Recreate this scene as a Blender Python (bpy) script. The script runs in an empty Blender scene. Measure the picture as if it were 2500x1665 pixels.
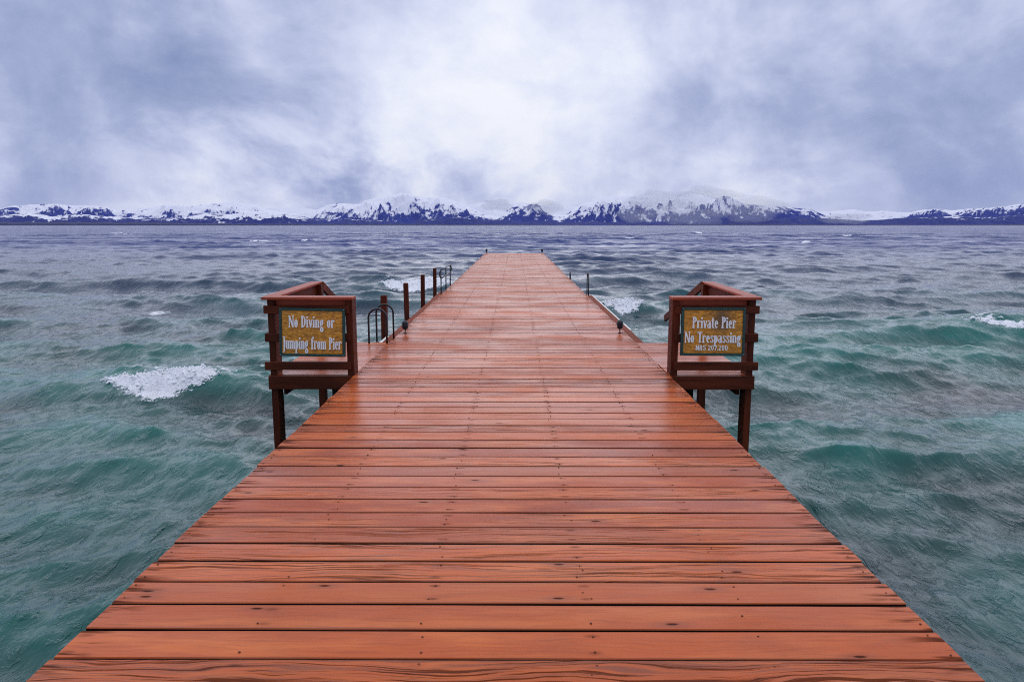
import bpy, bmesh, math, random
import numpy as np
from mathutils import Vector, Matrix

random.seed(11)
rng = np.random.default_rng(7)
R = math.radians
SC = bpy.context.scene
COL = SC.collection

# ------------------------------------------------------------------ camera
DECK = 1.25                       # deck top above the water
CAM_Z = DECK + 1.60
F_PX = 1800.0                     # focal length in pixels of the 2500 px wide photograph
cam_d = bpy.data.cameras.new('camera')
cam_d.sensor_width = 36.0
cam_d.lens = 36.0 * F_PX / 2500.0
cam_d.clip_start = 0.05
cam_d.clip_end = 90000.0
cam = bpy.data.objects.new('camera', cam_d)
COL.objects.link(cam)
cam.location = (0, 0, CAM_Z)
cam.rotation_euler = (R(90 - 8.89), 0, R(0.22))
SC.camera = cam

# ------------------------------------------------------------------ world: overcast sky
SUN_EL, SUN_AZ = 66.0, 4.0        # degrees; azimuth measured from +Y towards +X
world = bpy.data.worlds.new('World')
SC.world = world
world.use_nodes = True
wt = world.node_tree
wt.nodes.clear()


class NT:
    """small helper to write node graphs tersely"""
    def __init__(self, tree):
        self.t = tree

    def n(self, kind, ins=None, **props):
        nd = self.t.nodes.new(kind)
        for k, v in props.items():
            setattr(nd, k, v)
        if ins:
            for k, v in ins.items():
                self.put(nd.inputs[k], v)
        return nd

    def put(self, sock, v):
        if isinstance(v, bpy.types.NodeSocket):
            self.t.links.new(v, sock)
        elif v is not None:
            if hasattr(sock.default_value, '__len__') and isinstance(v, (int, float)):
                v = [v] * len(sock.default_value)
            if hasattr(sock.default_value, '__len__') and len(sock.default_value) == 4 and len(v) == 3:
                v = (*v, 1.0)
            sock.default_value = v

    def m(self, op, a, b=None, c=None, clamp=False):
        nd = self.t.nodes.new('ShaderNodeMath')
        nd.operation = op
        nd.use_clamp = clamp
        self.put(nd.inputs[0], a)
        if b is not None: self.put(nd.inputs[1], b)
        if c is not None: self.put(nd.inputs[2], c)
        return nd.outputs[0]

    def vm(self, op, a, b=None):
        nd = self.t.nodes.new('ShaderNodeVectorMath')
        nd.operation = op
        self.put(nd.inputs[0], a)
        if b is not None: self.put(nd.inputs[1], b)
        return nd.outputs['Value'] if op in ('LENGTH', 'DOT_PRODUCT', 'DISTANCE') else nd.outputs[0]

    def mix(self, f, a, b, blend='MIX'):
        nd = self.t.nodes.new('ShaderNodeMix')
        nd.data_type = 'RGBA'
        nd.blend_type = blend
        self.put(nd.inputs[0], f)
        self.put(nd.inputs[6], a)
        self.put(nd.inputs[7], b)
        return nd.outputs[2]

    def rng(self, v, a, b, c=0.0, d=1.0, smooth=True):
        nd = self.t.nodes.new('ShaderNodeMapRange')
        nd.interpolation_type = 'SMOOTHSTEP' if smooth else 'LINEAR'
        nd.clamp = True
        self.put(nd.inputs[0], v)
        for i, x in zip((1, 2, 3, 4), (a, b, c, d)):
            self.put(nd.inputs[i], x)
        return nd.outputs[0]

    def noise(self, vec, scale, detail=4.0, rough=0.55, dist=0.0):
        nd = self.n('ShaderNodeTexNoise', {'Vector': vec, 'Scale': scale, 'Detail': detail,
                                           'Roughness': rough, 'Distortion': dist})
        return nd.outputs['Fac']

    def mapping(self, vec, loc=(0, 0, 0), rot=(0, 0, 0), scale=(1, 1, 1)):
        return self.n('ShaderNodeMapping', {'Vector': vec, 'Location': loc, 'Rotation': rot, 'Scale': scale}).outputs[0]


W = NT(wt)
tc = W.n('ShaderNodeTexCoord').outputs['Generated']
sky = W.n('ShaderNodeTexSky', sky_type='NISHITA', sun_disc=False, sun_elevation=R(SUN_EL),
          sun_rotation=R(SUN_AZ), altitude=1900.0, air_density=1.0, dust_density=1.5, ozone_density=1.5)
sky_c = W.vm('MULTIPLY', sky.outputs[0], (0.09, 0.09, 0.09))
# cloud deck: warped noise in the direction of view, drawn out downwards like snow showers
warp = W.n('ShaderNodeTexNoise', {'Vector': W.mapping(tc, scale=(2.2, 2.2, 3.0)), 'Scale': 1.0, 'Detail': 3.0}).outputs['Color']
wv = W.vm('ADD', tc, W.vm('MULTIPLY', W.vm('SUBTRACT', warp, (0.5, 0.5, 0.5)), (0.20, 0.20, 0.16)))
big = W.noise(W.mapping(wv, loc=(0.35, 0.1, 0.65), scale=(3.0, 3.0, 4.2)), 1.0, 5.0, 0.52)
streak = W.noise(W.mapping(wv, loc=(3.1, 0.7, 0.2), scale=(9.0, 9.0, 3.5)), 1.0, 4.0, 0.5)
fine = W.noise(W.mapping(wv, loc=(1.3, 2.7, 0.5), scale=(7.0, 7.0, 10.0)), 1.0, 8.0, 0.62)
sep = W.n('ShaderNodeSeparateXYZ', {0: W.vm('NORMALIZE', tc)})
sx, sy, sz = sep.outputs
# thinner cloud, and so more light, towards the veiled sun
glow_dir = Vector((math.sin(R(3.0)) * math.cos(R(12)), math.cos(R(3.0)) * math.cos(R(12)), math.sin(R(12))))
dd = W.vm('MULTIPLY', W.vm('SUBTRACT', W.vm('NORMALIZE', tc), tuple(glow_dir)), (1.0, 1.0, 1.35))
glow = W.rng(W.vm('LENGTH', dd), 0.02, 0.42, 1.0, 0.0)
billow = W.noise(W.mapping(wv, loc=(4.2, 1.1, 0.3), scale=(5.0, 5.0, 9.0)), 1.0, 6.0, 0.6)
low_bank = W.m('MULTIPLY', W.rng(sz, 0.03, 0.15, 1.0, 0.0), W.rng(billow, 0.40, 0.62, 0.15, 2.2))
dens = W.m('ADD', W.m('MULTIPLY', W.m('SUBTRACT', big, 0.5), 1.45),
           W.m('ADD', W.m('MULTIPLY', W.m('SUBTRACT', streak, 0.5), 0.55), W.m('MULTIPLY', W.m('SUBTRACT', fine, 0.5), 0.80)))
g2 = Vector((math.sin(R(-13)) * math.cos(R(2.5)), math.cos(R(-13)) * math.cos(R(2.5)), math.sin(R(2.5))))
d2 = W.vm('LENGTH', W.vm('MULTIPLY', W.vm('SUBTRACT', W.vm('NORMALIZE', wv), tuple(g2)), (1.0, 1.0, 2.6)))
bank2 = W.m('MULTIPLY', W.rng(d2, 0.04, 0.34, 1.0, 0.0), W.rng(fine, 0.36, 0.60, 0.35, 1.0))
lum = W.m('ADD', W.m('ADD', W.m('MULTIPLY', bank2, 0.40), W.m('ADD', W.m('MULTIPLY', glow, 0.47), W.m('MULTIPLY', low_bank, 0.14))),
          W.m('ADD', dens, 0.34))
ramp = W.n('ShaderNodeValToRGB', {'Fac': lum})
cr = ramp.color_ramp
cr.elements[0].position = 0.05; cr.elements[0].color = (0.16, 0.205, 0.345, 1)
cr.elements[1].position = 1.0;  cr.elements[1].color = (0.66, 0.672, 0.705, 1)
e = cr.elements.new(0.33); e.color = (0.265, 0.305, 0.45, 1)
e = cr.elements.new(0.60); e.color = (0.43, 0.462, 0.595, 1)
e = cr.elements.new(0.82); e.color = (0.565, 0.59, 0.68, 1)
cover = W.rng(dens, -0.75, -0.35, 0.80, 0.97)
skymix = W.mix(cover, sky_c, ramp.outputs[0])
bg = W.n('ShaderNodeBackground', {'Color': skymix, 'Strength': 1.0})
wo = W.n('ShaderNodeOutputWorld')
wt.links.new(bg.outputs[0], wo.inputs[0])

# ------------------------------------------------------------------ sun behind cloud
sun_d = bpy.data.lights.new('sun', 'SUN')
sun_d.energy = 1.0
sun_d.angle = R(120)
sun_d.color = (1.0, 0.98, 0.95)
sun = bpy.data.objects.new('sun', sun_d)
COL.objects.link(sun)
sun.rotation_euler = (R(90 - SUN_EL), 0, R(180 - SUN_AZ))

SC.view_settings.view_transform = 'Standard'
SC.view_settings.look = 'None'
SC.view_settings.exposure = 0.56
SC.view_settings.gamma = 1.0
SC.view_settings.use_curve_mapping = False
SC.render.engine = 'CYCLES'
SC.cycles.max_bounces = 6
SC.cycles.volume_bounces = 0
SC.cycles.use_denoising = False
SC.cycles.filter_width = 1.0

# ------------------------------------------------------------------ helpers
def tag(o, label=None, cat=None, group=None, kind=None):
    if label: o['label'] = label
    if cat: o['category'] = cat
    if group: o['group'] = group
    if kind: o['kind'] = kind
    return o


def empty(name, loc=(0, 0, 0)):
    o = bpy.data.objects.new(name, None)
    o.empty_display_size = 0.2
    o.location = loc
    COL.objects.link(o)
    return o


def mesh_obj(name, me, parent=None, loc=(0, 0, 0), rot=(0, 0, 0)):
    o = bpy.data.objects.new(name, me)
    COL.objects.link(o)
    o.parent = parent
    o.location = loc
    o.rotation_euler = rot
    return o


def from_bm(name, bm, mat, parent=None, loc=(0, 0, 0), rot=(0, 0, 0), smooth=False):
    me = bpy.data.meshes.new(name)
    bmesh.ops.recalc_face_normals(bm, faces=bm.faces[:])
    bm.to_mesh(me)
    bm.free()
    if smooth:
        for p in me.polygons: p.use_smooth = True
    if mat: me.materials.append(mat)
    return mesh_obj(name, me, parent, loc, rot)


def box_bm(sx, sy, sz, bev=0.004, bm=None, c=(0, 0, 0), rot=None):
    own = bm is None
    b = bmesh.new()
    bmesh.ops.create_cube(b, size=1.0)
    bmesh.ops.scale(b, vec=(sx, sy, sz), verts=b.verts)
    if bev:
        bmesh.ops.bevel(b, geom=b.edges[:], offset=min(bev, 0.3 * min(sx, sy, sz)), segments=1, affect='EDGES')
    if rot is not None:
        bmesh.ops.rotate(b, verts=b.verts, matrix=rot)
    bmesh.ops.translate(b, verts=b.verts, vec=c)
    if own: return b
    tmp = bpy.data.meshes.new('tmp')
    b.to_mesh(tmp); b.free()
    bm.from_mesh(tmp)
    bpy.data.meshes.remove(tmp)
    return bm


def board(name, x0, x1, y0, y1, z0, z1, mat, parent, bev=0.004, rot=(0, 0, 0)):
    """a timber given by its extents, origin at its middle"""
    b = box_bm(x1 - x0, y1 - y0, z1 - z0, bev)
    return from_bm(name, b, mat, parent, ((x0 + x1) / 2, (y0 + y1) / 2, (z0 + z1) / 2), rot)


def tube_bm(pts, r, n=10, bm=None):
    bm = bm or bmesh.new()
    pts = [Vector(p) for p in pts]
    rings = []
    ref = Vector((0.31, 0.17, 0.93))
    for i, p in enumerate(pts):
        d = (pts[min(i + 1, len(pts) - 1)] - pts[max(i - 1, 0)]).normalized()
        u = d.cross(ref).normalized()
        v = d.cross(u).normalized()
        rings.append([bm.verts.new(p + u * (r * math.cos(2 * math.pi * k / n)) + v * (r * math.sin(2 * math.pi * k / n))) for k in range(n)])
    for a, b in zip(rings, rings[1:]):
        for k in range(n):
            bm.faces.new((a[k], a[(k + 1) % n], b[(k + 1) % n], b[k]))
    bm.faces.new(rings[0][::-1])
    bm.faces.new(rings[-1])
    return bm


def lathe_bm(prof, n=24, bm=None):
    bm = bm or bmesh.new()
    rings = [[bm.verts.new((r * math.cos(2 * math.pi * k / n), r * math.sin(2 * math.pi * k / n), z)) for k in range(n)] for r, z in prof]
    for a, b in zip(rings, rings[1:]):
        for k in range(n):
            bm.faces.new((a[k], a[(k + 1) % n], b[(k + 1) % n], b[k]))
    bm.faces.new(rings[0][::-1])
    bm.faces.new(rings[-1])
    return bm


def new_mat(name):
    m = bpy.data.materials.new(name)
    m.use_nodes = True
    m.node_tree.nodes.clear()
    return m, NT(m.node_tree)


def finish(m, T, bsdf_socket, disp=None):
    o = T.n('ShaderNodeOutputMaterial')
    m.node_tree.links.new(bsdf_socket, o.inputs[0])
    return m


# ------------------------------------------------------------------ materials
def plank_mat():
    m, T = new_mat('painted_plank')
    oc = T.n('ShaderNodeTexCoord').outputs['Object']
    info = T.n('ShaderNodeObjectInfo')
    rnd = info.outputs['Random']
    wear = T.n('ShaderNodeAttribute', attribute_type='OBJECT', attribute_name='wear').outputs['Fac']
    off = T.n('ShaderNodeCombineXYZ', {0: T.m('MULTIPLY', rnd, 91.0), 1: T.m('MULTIPLY', rnd, 37.0), 2: T.m('MULTIPLY', rnd, 13.0)}).outputs[0]
    v = T.vm('ADD', oc, off)
    # wandering grain
    wob = T.noise(T.mapping(v, scale=(1.6, 5.0, 1.0)), 1.0, 3.0, 0.5)
    vy = T.vm('ADD', v, T.n('ShaderNodeCombineXYZ', {1: T.m('MULTIPLY', T.m('SUBTRACT', wob, 0.5), 0.14)}).outputs[0])
    fine = T.noise(T.mapping(vy, scale=(2.5, 70.0, 8.0)), 1.0, 5.0, 0.6)
    lines = T.noise(T.mapping(vy, scale=(1.3, 62.0, 4.0)), 1.0, 4.0, 0.55)
    patch = T.noise(T.mapping(v, scale=(1.3, 7.0, 1.0)), 1.0, 4.0, 0.6)
    patch2 = T.noise(T.mapping(v, loc=(7, 3, 0), scale=(0.8, 3.0, 1.0)), 1.0, 2.0, 0.5)
    base = T.mix(T.rng(rnd, 0.0, 1.0, 0.0, 1.0, False), (0.40, 0.058, 0.005), (0.68, 0.128, 0.012))
    base = T.mix(T.rng(patch, 0.42, 0.72), base, (0.72, 0.165, 0.024))
    base = T.mix(T.m('MULTIPLY', T.rng(fine, 0.44, 0.72), 0.40), base, (0.26, 0.036, 0.006))
    wpos = T.n('ShaderNodeNewGeometry').outputs['Position']
    grime = T.noise(T.mapping(wpos, scale=(0.9, 1.7, 1.0)), 1.0, 6.0, 0.65)
    base = T.mix(T.m('MULTIPLY', T.rng(grime, 0.48, 0.70), 0.42), base, (0.20, 0.034, 0.008))
    rv = T.n('ShaderNodeTexWhiteNoise', {'W': T.m('MULTIPLY', rnd, 877.0)}, noise_dimensions='1D').outputs['Value']
    base = T.mix(T.m('MULTIPLY', T.rng(rv, 0.35, 1.0, 0.0, 1.0, False), 0.38), base, (0.24, 0.040, 0.009))
    ey = T.m('ABSOLUTE', T.n('ShaderNodeSeparateXYZ', {0: oc}).outputs[1])
    edge_dark = T.rng(T.m('ADD', ey, T.m('MULTIPLY', T.m('SUBTRACT', patch, 0.5), 0.035)), 0.080, 0.098)  # uneven darker band along both board edges, widening the gap lines
    base = T.mix(T.m('MULTIPLY', edge_dark, 0.55), base, (0.085, 0.018, 0.007))
    # weathered bands, where the grain has opened
    gate = T.rng(T.m('ADD', T.m('MULTIPLY', wear, 0.62), T.m('MULTIPLY', patch, 0.55)), 0.42, 0.72)
    crack = T.rng(lines, T.m('SUBTRACT', 0.585, T.m('MULTIPLY', wear, 0.07)), T.m('SUBTRACT', 0.66, T.m('MULTIPLY', wear, 0.06)))
    crk = T.m('MULTIPLY', gate, crack)
    base = T.mix(T.m('MULTIPLY', crk, 0.80), base, (0.060, 0.013, 0.005))
    base = T.mix(T.m('MULTIPLY', gate, T.m('MULTIPLY', T.rng(fine, 0.45, 0.62), 0.45)), base, (0.13, 0.042, 0.024))
    # knots
    vor = T.n('ShaderNodeTexVoronoi', {'Vector': T.mapping(v, scale=(1.25, 4.0, 0.0)), 'Scale': 1.0, 'Randomness': 1.0}, voronoi_dimensions='2D')
    kd = vor.outputs['Distance']
    ksel = T.m('GREATER_THAN', T.n('ShaderNodeSeparateColor', {0: vor.outputs['Color']}).outputs[0], 0.62)
    knot = T.m('MULTIPLY', T.rng(T.m('ADD', kd, T.m('MULTIPLY', fine, 0.02)), 0.025, 0.055, 1.0, 0.0), ksel)
    halo = T.m('MULTIPLY', T.rng(kd, 0.03, 0.16, 1.0, 0.0), ksel)
    base = T.mix(T.m('MULTIPLY', halo, 0.35), base, (0.17, 0.042, 0.022))
    base = T.mix(T.m('MULTIPLY', knot, 0.88), base, (0.03, 0.011, 0.008))
    # stains round the nails over the joists, and at the board ends
    s = T.n('ShaderNodeSeparateXYZ', {0: oc})
    px = T.m('ADD', s.outputs[0], 1.672)
    colx = T.m('PINGPONG', T.m('ADD', px, 0.0), 0.334)
    cell = T.m('FLOOR', T.m('ADD', T.m('DIVIDE', px, 0.668), 0.5))
    ny = T.m('SUBTRACT', T.m('ABSOLUTE', s.outputs[1]), 0.058)
    dn = T.m('SQRT', T.m('ADD', T.m('POWER', T.m('MULTIPLY', colx, 0.42), 2.0), T.m('POWER', ny, 2.0)))
    dn = T.m('ADD', dn, T.m('MULTIPLY', T.m('SUBTRACT', fine, 0.5), 0.022))
    wn = T.n('ShaderNodeTexWhiteNoise', {'W': T.m('ADD', T.m('MULTIPLY', rnd, 517.0), cell)}, noise_dimensions='1D').outputs['Value']
    nst = T.m('MULTIPLY', T.rng(dn, 0.003, 0.018, 1.0, 0.0), T.rng(wn, 0.2, 1.0, 0.0, 0.60))
    base = T.mix(nst, base, (0.055, 0.018, 0.011))
    endd = T.rng(T.m('ABSOLUTE', T.m('ADD', s.outputs[0], 0.0)), 1.50, 1.70)
    est = T.m('MULTIPLY', endd, T.rng(T.noise(T.mapping(v, scale=(3.0, 26.0, 1.0)), 1.0, 3.0), 0.50, 0.64))
    base = T.mix(T.m('MULTIPLY', est, 0.85), base, (0.045, 0.016, 0.010))
    wetn = T.noise(T.mapping(T.n('ShaderNodeNewGeometry').outputs['Position'], scale=(0.9, 1.6, 1.0)), 1.0, 4.0, 0.6)
    rough = T.m('ADD', T.rng(wetn, 0.38, 0.66, 0.20, 0.38), T.m('MULTIPLY', fine, 0.10))
    dark = T.m('MAXIMUM', T.m('MAXIMUM', crk, knot), T.m('MAXIMUM', nst, est))
    h = T.m('SUBTRACT', T.m('MULTIPLY', fine, 0.35), T.m('ADD', T.m('MULTIPLY', crk, 1.1), T.m('ADD', T.m('MULTIPLY', knot, 0.9), T.m('MULTIPLY', nst, 0.3))))
    h = T.m('ADD', h, T.m('MULTIPLY', patch2, 1.2))
    bump = T.n('ShaderNodeBump', {'Height': h, 'Strength': 0.55, 'Distance': 0.004}).outputs[0]
    b = T.n('ShaderNodeBsdfPrincipled', {'Base Color': base, 'Roughness': T.m('ADD', rough, T.m('MULTIPLY', dark, 0.35)), 'IOR': 1.42,
                                         'Specular IOR Level': T.m('SUBTRACT', 0.30, T.m('MULTIPLY', dark, 0.22)), 'Normal': bump})
    return finish(m, T, b.outputs[0])


def timber_mat(name, axis, col_a, col_b, rough=0.5):
    """painted timber with its grain along one axis"""
    m, T = new_mat(name)
    oc = T.n('ShaderNodeTexCoord').outputs['Object']
    rnd = T.n('ShaderNodeObjectInfo').outputs['Random']
    v = T.vm('ADD', oc, T.n('ShaderNodeCombineXYZ', {0: T.m('MULTIPLY', rnd, 50.0), 1: T.m('MULTIPLY', rnd, 23.0), 2: T.m('MULTIPLY', rnd, 71.0)}).outputs[0])
    sc = [45.0, 45.0, 45.0]; sc[axis] = 1.8
    sc2 = [7.0, 7.0, 7.0]; sc2[axis] = 1.2
    g = T.noise(T.mapping(v, scale=tuple(sc)), 1.0, 5.0, 0.6)
    p = T.noise(T.mapping(v, scale=tuple(sc2)), 1.0, 4.0, 0.6)
    c = T.mix(T.rng(p, 0.35, 0.70), col_a, col_b)
    c = T.mix(T.m('MULTIPLY', T.rng(g, 0.50, 0.70), 0.55), c, tuple(0.42 * x for x in col_a))
    c = T.mix(T.m('MULTIPLY', T.rng(rnd, 0, 1, 0, 1, False), 0.22), c, tuple(0.6 * x for x in col_a))
    bump = T.n('ShaderNodeBump', {'Height': T.m('ADD', g, p), 'Strength': 0.4, 'Distance': 0.003}).outputs[0]
    b = T.n('ShaderNodeBsdfPrincipled', {'Base Color': c, 'Roughness': T.m('ADD', rough - 0.1, T.m('MULTIPLY', p, 0.25)), 'Normal': bump, 'Specular IOR Level': 0.14})
    return finish(m, T, b.outputs[0])


def simple_mat(name, col, rough=0.5, metal=0.0, var=0.25, scale=30.0, bump=0.0):
    m, T = new_mat(name)
    oc = T.n('ShaderNodeTexCoord').outputs['Object']
    n = T.noise(oc, scale, 5.0, 0.6)
    c = T.mix(T.rng(n, 0.35, 0.7), tuple(x * (1 - var) for x in col), tuple(min(1, x * (1 + var)) for x in col))
    nrm = T.n('ShaderNodeBump', {'Height': n, 'Strength': bump, 'Distance': 0.003}).outputs[0] if bump else None
    b = T.n('ShaderNodeBsdfPrincipled', {'Base Color': c, 'Roughness': rough, 'Metallic': metal, 'Normal': nrm} if bump else
            {'Base Color': c, 'Roughness': rough, 'Metallic': metal})
    return finish(m, T, b.outputs[0])


def sign_mat(name, smudge=False):
    """gold painted, sand-carved board with an uneven hammered ground"""
    m, T = new_mat(name)
    oc = T.n('ShaderNodeTexCoord').outputs['Object']
    v = T.mapping(oc, scale=(20.0, 1.0, 46.0))
    n = T.noise(v, 1.0, 4.0, 0.6, 0.6)
    n2 = T.noise(T.mapping(oc, scale=(7.0, 1.0, 12.0)), 1.0, 3.0, 0.55)
    c = T.mix(T.rng(n, 0.32, 0.66), (0.40, 0.145, 0.007), (0.86, 0.37, 0.028))
    c = T.mix(T.m('MULTIPLY', T.rng(n2, 0.45, 0.75), 0.35), c, (0.20, 0.10, 0.02))
    if smudge:
        s = T.n('ShaderNodeSeparateXYZ', {0: oc})
        d = T.m('SQRT', T.m('ADD', T.m('POWER', T.m('SUBTRACT', s.outputs[0], 0.09), 2.0),
                            T.m('POWER', T.m('MULTIPLY', T.m('SUBTRACT', s.outputs[2], 0.13), 0.75), 2.0)))
        sm = T.m('MULTIPLY', T.rng(T.m('ADD', d, T.m('MULTIPLY', n2, 0.10)), 0.07, 0.22, 1.0, 0.0), 0.75)
        c = T.mix(sm, c, (0.06, 0.042, 0.028))
    bump = T.n('ShaderNodeBump', {'Height': n, 'Strength': 0.9, 'Distance': 0.012}).outputs[0]
    b = T.n('ShaderNodeBsdfPrincipled', {'Base Color': c, 'Roughness': 0.42, 'Normal': bump})
    return finish(m, T, b.outputs[0])


def water_mat():
    m, T = new_mat('lake_water')
    pos = T.n('ShaderNodeNewGeometry').outputs['Position']
    foam = T.n('ShaderNodeAttribute', attribute_name='foam').outputs['Fac']
    s = T.n('ShaderNodeSeparateXYZ', {0: pos})
    # the bed drops away from the shore: green over the sandy shallows, blue over the deep, with reflected sky painted into that blue
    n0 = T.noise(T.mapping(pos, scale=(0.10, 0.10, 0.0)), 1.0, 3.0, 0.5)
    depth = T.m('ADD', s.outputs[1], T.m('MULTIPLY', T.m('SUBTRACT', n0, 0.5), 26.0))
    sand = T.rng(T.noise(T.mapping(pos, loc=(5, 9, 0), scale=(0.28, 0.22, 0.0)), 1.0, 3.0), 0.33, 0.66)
    thin = T.rng(s.outputs[2], -0.12, 0.30)  # light shining through raised crests, painted in by wave height
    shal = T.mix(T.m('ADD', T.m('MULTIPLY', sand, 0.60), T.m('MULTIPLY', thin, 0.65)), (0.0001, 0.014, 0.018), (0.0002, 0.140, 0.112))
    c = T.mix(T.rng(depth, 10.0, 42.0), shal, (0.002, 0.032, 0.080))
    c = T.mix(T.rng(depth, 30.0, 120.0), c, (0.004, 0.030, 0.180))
    # ripples too small for the mesh
    r1 = T.noise(T.mapping(pos, rot=(0, 0, R(20)), scale=(3.2, 1.5, 1.0)), 1.0, 5.0, 0.58, 0.5)
    r2 = T.noise(T.mapping(pos, rot=(0, 0, R(-24)), scale=(8.5, 4.2, 1.0)), 1.0, 4.0, 0.6, 0.4)
    r3 = T.noise(T.mapping(pos, rot=(0, 0, R(6)), scale=(0.30, 0.62, 1.0)), 1.0, 4.0, 0.6, 0.3)
    hgt = T.m('ADD', T.m('ADD', T.m('MULTIPLY', r1, 0.042), T.m('ADD', T.m('MULTIPLY', r2, 0.010), T.m('MULTIPLY', T.rng(r2, 0.50, 0.74), 0.012))),
              T.m('MULTIPLY', T.m('MULTIPLY', r3, 0.6), T.rng(s.outputs[1], 60.0, 260.0)))
    # far off only the wave faces turned to the shore are seen: lean the mean normal that way
    f3 = T.noise(T.mapping(pos, loc=(31, 7, 0), scale=(0.045, 0.11, 0.0)), 1.0, 7.0, 0.68, 0.4)
    lean = T.m('MULTIPLY', T.rng(s.outputs[1], 22.0, 170.0), T.rng(f3, 0.36, 0.64, 0.05, 0.46))
    gn = T.n('ShaderNodeNewGeometry').outputs['Normal']
    ln = T.vm('NORMALIZE', T.vm('ADD', gn, T.n('ShaderNodeCombineXYZ', {1: T.m('MULTIPLY', lean, -1.0)}).outputs[0]))
    bump = T.n('ShaderNodeBump', {'Height': hgt, 'Strength': 1.0, 'Distance': 1.0, 'Normal': ln}).outputs[0]
    wb = T.n('ShaderNodeBsdfPrincipled', {'Base Color': c, 'Roughness': 0.07, 'IOR': 1.36, 'Normal': bump})
    f1 = T.noise(T.mapping(pos, scale=(9.0, 9.0, 9.0)), 1.0, 5.0, 0.65)
    f2 = T.noise(T.mapping(pos, scale=(28.0, 28.0, 28.0)), 1.0, 4.0, 0.6)
    fm = T.rng(T.m('ADD', foam, T.m('ADD', T.m('MULTIPLY', T.m('SUBTRACT', f1, 0.5), 1.7), T.m('MULTIPLY', T.m('SUBTRACT', f2, 0.5), 0.9))), 0.40, 0.66)
    fm = T.m('MULTIPLY', fm, T.rng(foam, 0.04, 0.30))
    fbump = T.n('ShaderNodeBump', {'Height': T.m('ADD', f1, f2), 'Strength': 0.8, 'Distance': 0.05}).outputs[0]
    fb = T.n('ShaderNodeBsdfPrincipled', {'Base Color': (0.93, 0.94, 0.95), 'Roughness': 0.7, 'Normal': fbump})
    mx = T.n('ShaderNodeMixShader', {0: fm, 1: wb.outputs[0], 2: fb.outputs[0]})
    return finish(m, T, mx.outputs[0])


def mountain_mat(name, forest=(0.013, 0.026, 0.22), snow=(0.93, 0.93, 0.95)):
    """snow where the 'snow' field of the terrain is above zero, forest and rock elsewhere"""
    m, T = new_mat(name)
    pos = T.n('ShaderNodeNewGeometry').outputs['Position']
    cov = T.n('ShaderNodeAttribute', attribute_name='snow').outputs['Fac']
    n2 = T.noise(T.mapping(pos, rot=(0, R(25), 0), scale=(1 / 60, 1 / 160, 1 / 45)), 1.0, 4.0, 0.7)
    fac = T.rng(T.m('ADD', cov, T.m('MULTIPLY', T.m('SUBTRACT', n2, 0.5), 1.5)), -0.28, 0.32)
    hazy_forest = T.mix(n2, tuple(0.6 * x for x in forest), tuple(1.4 * x for x in forest))  # blue of the distant air painted into the forest colour
    c = T.mix(fac, hazy_forest, snow)
    b = T.n('ShaderNodeBsdfPrincipled', {'Base Color': c, 'Roughness': 0.85, 'Specular IOR Level': 0.1})
    return finish(m, T, b.outputs[0])


M_PLANK = plank_mat()
M_GAP_SHADE = timber_mat('gap_shade_wood', 0, (0.016, 0.008, 0.005), (0.030, 0.014, 0.009), 0.8)  # near-black wood colour standing in for shade between the planks
RED_A, RED_B = (0.075, 0.015, 0.005), (0.165, 0.032, 0.011)
M_TX = timber_mat('red_timber_across', 0, RED_A, RED_B)
M_TY = timber_mat('red_timber_along', 1, RED_A, RED_B)
M_TZ = timber_mat('red_timber_upright', 2, RED_A, RED_B)
M_CAPX = timber_mat('cap_timber_across', 0, (0.36, 0.068, 0.030), (0.46, 0.100, 0.050), 0.40)
M_CAPY = timber_mat('cap_timber_along', 1, (0.36, 0.068, 0.030), (0.46, 0.100, 0.050), 0.40)
M_DARK = timber_mat('wet_dark_timber', 2, (0.020, 0.012, 0.009), (0.040, 0.022, 0.015))
M_DARKY = timber_mat('dark_joist_timber', 1, (0.035, 0.016, 0.010), (0.055, 0.024, 0.016))
M_POST = timber_mat('mooring_post_timber', 2, (0.085, 0.017, 0.007), (0.130, 0.028, 0.012), 0.6)
M_FENDER = timber_mat('fender_timber', 1, (0.20, 0.036, 0.012), (0.28, 0.058, 0.022), 0.7)
M_WHITE = simple_mat('white_rub_strip_plastic', (0.78, 0.77, 0.70), 0.45, 0, 0.08, 12)
M_BLACK = simple_mat('black_painted_steel', (0.012, 0.013, 0.016), 0.35, 0.0, 0.3, 40)
M_LAMP = simple_mat('black_cast_lamp', (0.016, 0.017, 0.022), 0.45, 0.0, 0.3, 60)
M_LENS = simple_mat('lamp_lens_glass', (0.06, 0.065, 0.08), 0.15, 0.0, 0.2, 20)
M_NAIL = simple_mat('rusty_nail_steel', (0.120, 0.030, 0.012), 0.7, 0.0, 0.5, 200)
M_SCREW = simple_mat('galvanised_screw', (0.30, 0.31, 0.33), 0.4, 0.8, 0.2, 100)
M_GREEN = simple_mat('dark_green_frame_paint', (0.004, 0.046, 0.036), 0.35, 0.0, 0.3, 25, 0.2)
M_LETTER = simple_mat('white_letter_paint', (0.95, 0.94, 0.90), 0.5, 0.0, 0.04, 60)
M_SIGN_L = sign_mat('gold_sign_ground')
M_SIGN_R = sign_mat('gold_sign_ground_smudged', True)
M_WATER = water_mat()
M_FOAM = simple_mat('white_spray', (0.92, 0.93, 0.94), 0.6, 0.0, 0.05, 20)

# ------------------------------------------------------------------ numpy noise
_perm = rng.permutation(512)
_perm = np.concatenate([_perm, _perm])
_ang = rng.uniform(0, 2 * np.pi, 512)
_gx, _gy = np.cos(_ang), np.sin(_ang)


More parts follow.
